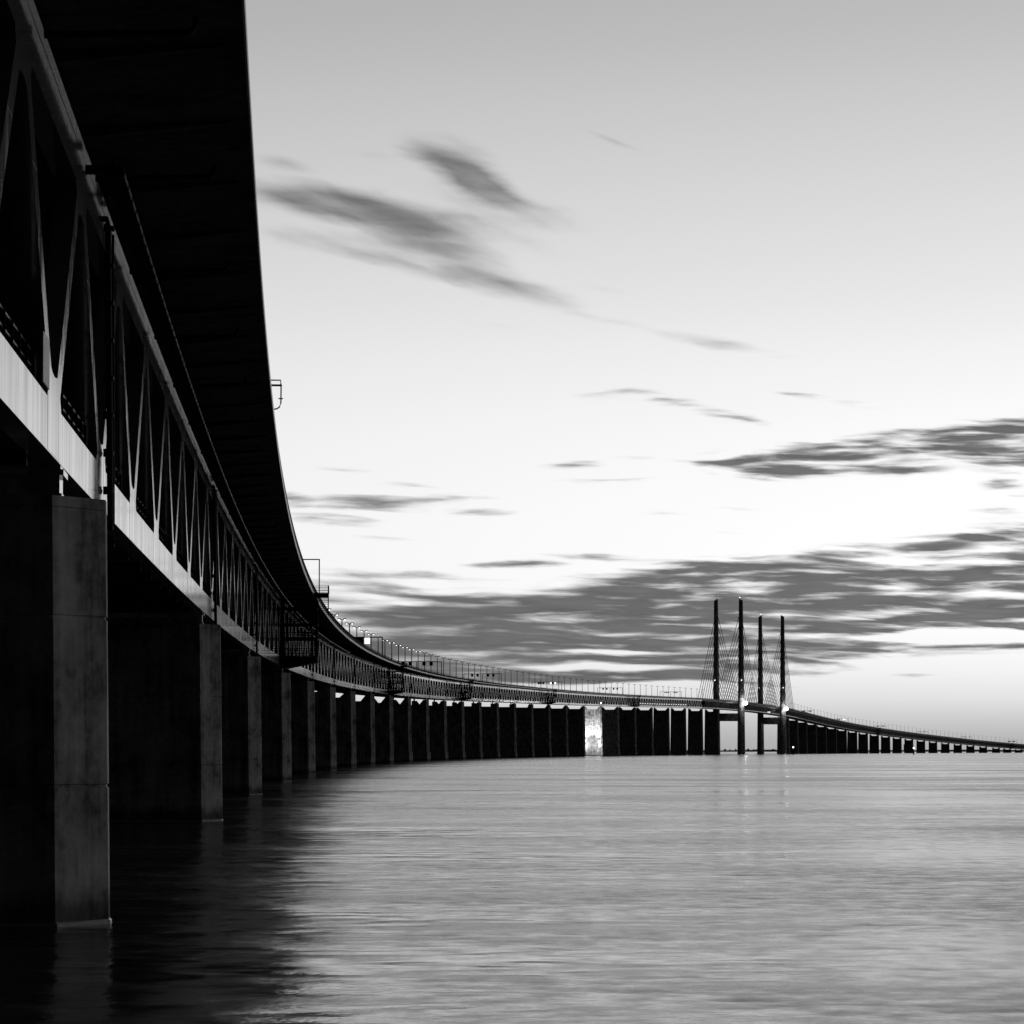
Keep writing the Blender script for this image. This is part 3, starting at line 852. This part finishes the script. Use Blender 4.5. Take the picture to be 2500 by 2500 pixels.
BL = [  # x, y, half length, half height, slope down to the right, strength (on the 1932-pixel view)
 (868, 328, 110, 38, 25, 1.25), (985, 388, 125, 26, 20, .6), (905, 372, 110, 36, 20, .35), (800, 300, 40, 14, 20, .3), (630, 392, 200, 30, 9, 1.0), (790, 440, 140, 38, 20, .75), (590, 376, 110, 14, 4, .3), (775, 470, 90, 20, 8, .5),
 (890, 430, 170, 55, 20, .28), (700, 420, 300, 80, 12, .22), (570, 460, 150, 22, 6, .45), (960, 535, 120, 30, 22, .75), (820, 512, 140, 15, 9, .5), (700, 490, 100, 12, 8, .3), (550, 318, 50, 13, 6, .4),
 (700, 300, 60, 10, 6, .2), (1160, 275, 60, 9, 26, .35), (1120, 546, 50, 10, 8, .3), (1140, 610, 80, 8, 8, .25), (1370, 652, 130, 10, 9, .5), (1185, 747, 75, 12, 3, .55), (1335, 778, 90, 13, 14, .5),
 (1510, 750, 70, 7, 7, .4), (1605, 772, 50, 8, 4, .35), (940, 615, 60, 9, 6, .2),
 (1570, 862, 220, 20, -1, 1.0), (1430, 884, 90, 20, 3, .95), (1660, 888, 100, 15, 0, .7), (1500, 893, 80, 14, 0, .7), (1720, 830, 190, 13, -3, .9), (1890, 815, 120, 20, -6, 1.0), (1900, 862, 110, 22, 4, .9), (1800, 855, 90, 15, 0, .7),
 (1060, 876, 60, 7, -2, .4), (1150, 868, 80, 6, -3, .35), (640, 886, 50, 6, 0, .3), (1140, 905, 90, 5, 0, .25), (1240, 968, 60, 6, 0, .25),
 (705, 952, 135, 12, 1, 1.0), (840, 940, 70, 9, 0, .65), (915, 967, 55, 7, 2, .6), (625, 984, 100, 11, 3, .8), (548, 945, 40, 13, 8, .7), (750, 916, 70, 6, 2, .3), (690, 1016, 60, 5, 0, .3),
 (1905, 918, 70, 14, -4, .6), (1930, 938, 40, 10, 0, .7), (1890, 966, 80, 6, 0, .3), (975, 1064, 85, 8, 0, .7), (1120, 1050, 80, 8, 2, .65), (1450, 1005, 80, 5, 0, .3), (1390, 960, 60, 5, 0, .2),
 (745, 1084, 160, 8, 1, .65), (880, 1092, 90, 6, 0, .5), (760, 1118, 230, 20, 3, .8), (900, 1150, 380, 30, 1, 1.0), (950, 1195, 420, 42, 0, 1.1), (1000, 1240, 460, 36, 0, 1.1), (1220, 1110, 190, 40, -6, 1.0),
 (1350, 1085, 220, 28, -4, 1.0), (1400, 1140, 300, 44, 0, 1.05), (1280, 1205, 330, 46, 0, 1.05), (950, 1270, 330, 20, 0, .9), (1230, 1278, 300, 14, 0, .8),
 (1560, 1085, 220, 30, -2, .9), (1750, 1030, 190, 18, -5, .85), (1900, 1015, 90, 12, -2, .6), (1700, 1085, 230, 20, 3, .8), (1890, 1075, 130, 22, 0, .85), (1560, 1135, 260, 30, 2, .95), (1790, 1115, 160, 22, 3, .75), (1900, 1138, 100, 22, 0, .85),
 (1600, 1180, 240, 20, 2, .9), (1830, 1168, 170, 16, 2, .7), (1560, 1222, 190, 16, 2, .75), (1540, 1258, 90, 10, 3, .65), (1770, 1222, 170, 7, 0, .4), (1740, 1281, 60, 5, 1, .6), (1420, 1290, 110, 8, 0, .4),
 (2150, 840, 300, 45, -4, .8), (2300, 1010, 420, 60, -2, .9), (2250, 1150, 420, 70, 0, .9), (3000, 950, 700, 120, 0, .7), (2500, 600, 300, 40, -8, .5), (1880, 1225, 120, 10, 0, .35), (1500, 1185, 200, 26, 0, .8), (1690, 1315, 120, 4, 0, .12)]
GAPS = [(1095, 1166, 95, 5, 1, .5), (690, 1121, 110, 6, 2, .4), (760, 1133, 110, 7, 2, .6), (1180, 1230, 200, 4, 1, .75), (1240, 1247, 150, 4, -1, .5), (1060, 1257, 190, 6, 0, .5), (1180, 1262, 140, 6, 1, .6), (1810, 1122, 130, 10, 2, .6), (1880, 1203, 190, 13, 0, .7),
        (1690, 1203, 160, 8, 0, .6), (1640, 1107, 90, 6, 0, .4), (1700, 1062, 90, 7, 3, .4), (1580, 1157, 110, 5, 1, .4), (1250, 1290, 180, 6, 0, .5), (1500, 1060, 120, 6, -2, .3), (1390, 1122, 90, 4, 2, .3), (660, 1170, 60, 4, 0, .25)]
def blob(x, y, a, b, ang, st, acc):
    """one soft elongated patch added to the running sum"""
    cx, cy = px(x * K, y * K)
    src = V
    if not isinstance(acc, float):      # a vanishing dependence on the sum so far keeps the nodes in one chain
        ma = nt.nodes.new('ShaderNodeVectorMath'); ma.operation = 'MULTIPLY_ADD'
        nt.links.new(acc, ma.inputs[0]); ma.inputs[1].default_value = (1e-6, 1e-6, 0); nt.links.new(V, ma.inputs[2]); src = ma.outputs[0]
    g = nt.nodes.new('ShaderNodeTexGradient'); g.gradient_type = 'SPHERICAL'
    k = K / F_PX * 100 * 1.45
    tm = g.texture_mapping; tm.vector_type = 'TEXTURE'
    tm.translation = (cx, cy, 0); tm.rotation = (0, 0, -R(ang)); tm.scale = (a * k, b * k, 1)
    nt.links.new(src, g.inputs[0])
    return mth(nt, 'MULTIPLY_ADD', g.outputs['Fac'], st, acc)
def warp_coords():
    """shake the blob outlines with the streak noise so they fray along the wind"""
    global V
    v0 = V
    n1 = streak_noise(R(4), .16, .8, 1.0, 5, 21.); n2 = streak_noise(R(8), .2, 1.0, 1.0, 5, 47.)
    dx = mth(nt, 'MULTIPLY', mth(nt, 'SUBTRACT', n1, .5), 3.2); dy = mth(nt, 'MULTIPLY', mth(nt, 'SUBTRACT', n2, .5), .45)
    c = nt.nodes.new('ShaderNodeCombineXYZ'); nt.links.new(dx, c.inputs[0]); nt.links.new(dy, c.inputs[1])
    ad = nt.nodes.new('ShaderNodeVectorMath'); ad.operation = 'ADD'; nt.links.new(v0, ad.inputs[0]); nt.links.new(c.outputs[0], ad.inputs[1])
    V = ad.outputs[0]
warp_coords()
acc = 0.0
for q in BL: acc = blob(*q, acc)
acc = mth(nt, 'MINIMUM', acc, 1.05)
for q in GAPS: acc = blob(*q[:5], -1.3 * q[5], acc)
dens = mth(nt, 'MAXIMUM', acc, 0.0)
# loose streaky cloud elsewhere in the sky, outside this view
side = maprange(nt, mth(nt, 'ABSOLUTE', A), 20, 34, 0, 1, True)
stray = mth(nt, 'MULTIPLY', mth(nt, 'MULTIPLY', maprange(nt, ns, .52, .66, 0, .9, True), side), maprange(nt, E_, 1, 3, 0, 1))
dens = mth(nt, 'MAXIMUM', dens, stray)
fine_ = streak_noise(R(1), .42, 4.4, 1.0, 5, 13.3)
frag = mixf(mth(nt, 'ADD', mth(nt, 'MULTIPLY', mth(nt, 'SUBTRACT', lowm, .5), 2.0), mth(nt, 'MULTIPLY', mth(nt, 'SUBTRACT', fine_, .5), maprange(nt, A, -1, 5, 1.7, 3.2))), mth(nt, 'MULTIPLY', mth(nt, 'SUBTRACT', upp, .5), 1.3), hi)
dn = mth(nt, 'ADD', dens, mth(nt, 'MULTIPLY', frag, maprange(nt, dens, 0, .3, .0, 1.0)))
soft = mth(nt, 'ADD', 1.16, mth(nt, 'MULTIPLY', hi, .34))
cov0 = nt.nodes.new('ShaderNodeMapRange'); cov0.interpolation_type = 'SMOOTHSTEP'
nt.links.new(dn, cov0.inputs[0]); cov0.inputs[1].default_value = .04; nt.links.new(soft, cov0.inputs[2]); cov0.inputs[3].default_value = 0; cov0.inputs[4].default_value = 1
cover = cov0.outputs[0]
body = maprange(nt, mth(nt, 'ADD', mth(nt, 'MULTIPLY', low2, .5), mth(nt, 'MULTIPLY', fine_, .5)), .36, .66, .055, .13)
cloudc = mth(nt, 'MULTIPLY', body, front)
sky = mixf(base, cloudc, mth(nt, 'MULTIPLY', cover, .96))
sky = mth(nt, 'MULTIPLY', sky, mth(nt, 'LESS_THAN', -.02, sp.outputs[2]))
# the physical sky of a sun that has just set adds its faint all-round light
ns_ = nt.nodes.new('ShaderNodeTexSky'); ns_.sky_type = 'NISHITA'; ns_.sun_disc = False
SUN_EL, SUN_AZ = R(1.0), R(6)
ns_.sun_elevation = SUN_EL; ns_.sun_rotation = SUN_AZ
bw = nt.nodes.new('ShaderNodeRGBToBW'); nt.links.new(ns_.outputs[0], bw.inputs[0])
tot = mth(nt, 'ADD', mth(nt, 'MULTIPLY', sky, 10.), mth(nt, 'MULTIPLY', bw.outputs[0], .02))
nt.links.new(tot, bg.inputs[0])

sun = bpy.data.lights.new('sun', 'SUN'); sun.energy = .002; sun.angle = R(10)
so = bpy.data.objects.new('sun', sun); COL.objects.link(so)
d = Vector((math.sin(SUN_AZ) * math.cos(SUN_EL), math.cos(SUN_AZ) * math.cos(SUN_EL), math.sin(SUN_EL)))
so.rotation_euler = d.to_track_quat('Z', 'Y').to_euler()

# ------------------------------------------------------------------ camera
cam = bpy.data.cameras.new('camera'); co = bpy.data.objects.new('camera', cam); COL.objects.link(co)
cam.sensor_width = 36; cam.sensor_fit = 'HORIZONTAL'
cam.lens = F_PX / 2500 * 36
cam.shift_y = (PC_Y - 1250) / 2500
cam.clip_start = .1; cam.clip_end = 80000
pitch = math.atan((HOR_Y - PC_Y) / F_PX)
co.location = (0, 0, CAM_H); co.rotation_euler = (math.pi / 2 + pitch, 0, 0)
SC.camera = co
SC.view_settings.view_transform = 'Standard'; SC.view_settings.look = 'None'
SC.view_settings.exposure = 0; SC.view_settings.gamma = 1
SC.render.resolution_x = SC.render.resolution_y = 1024
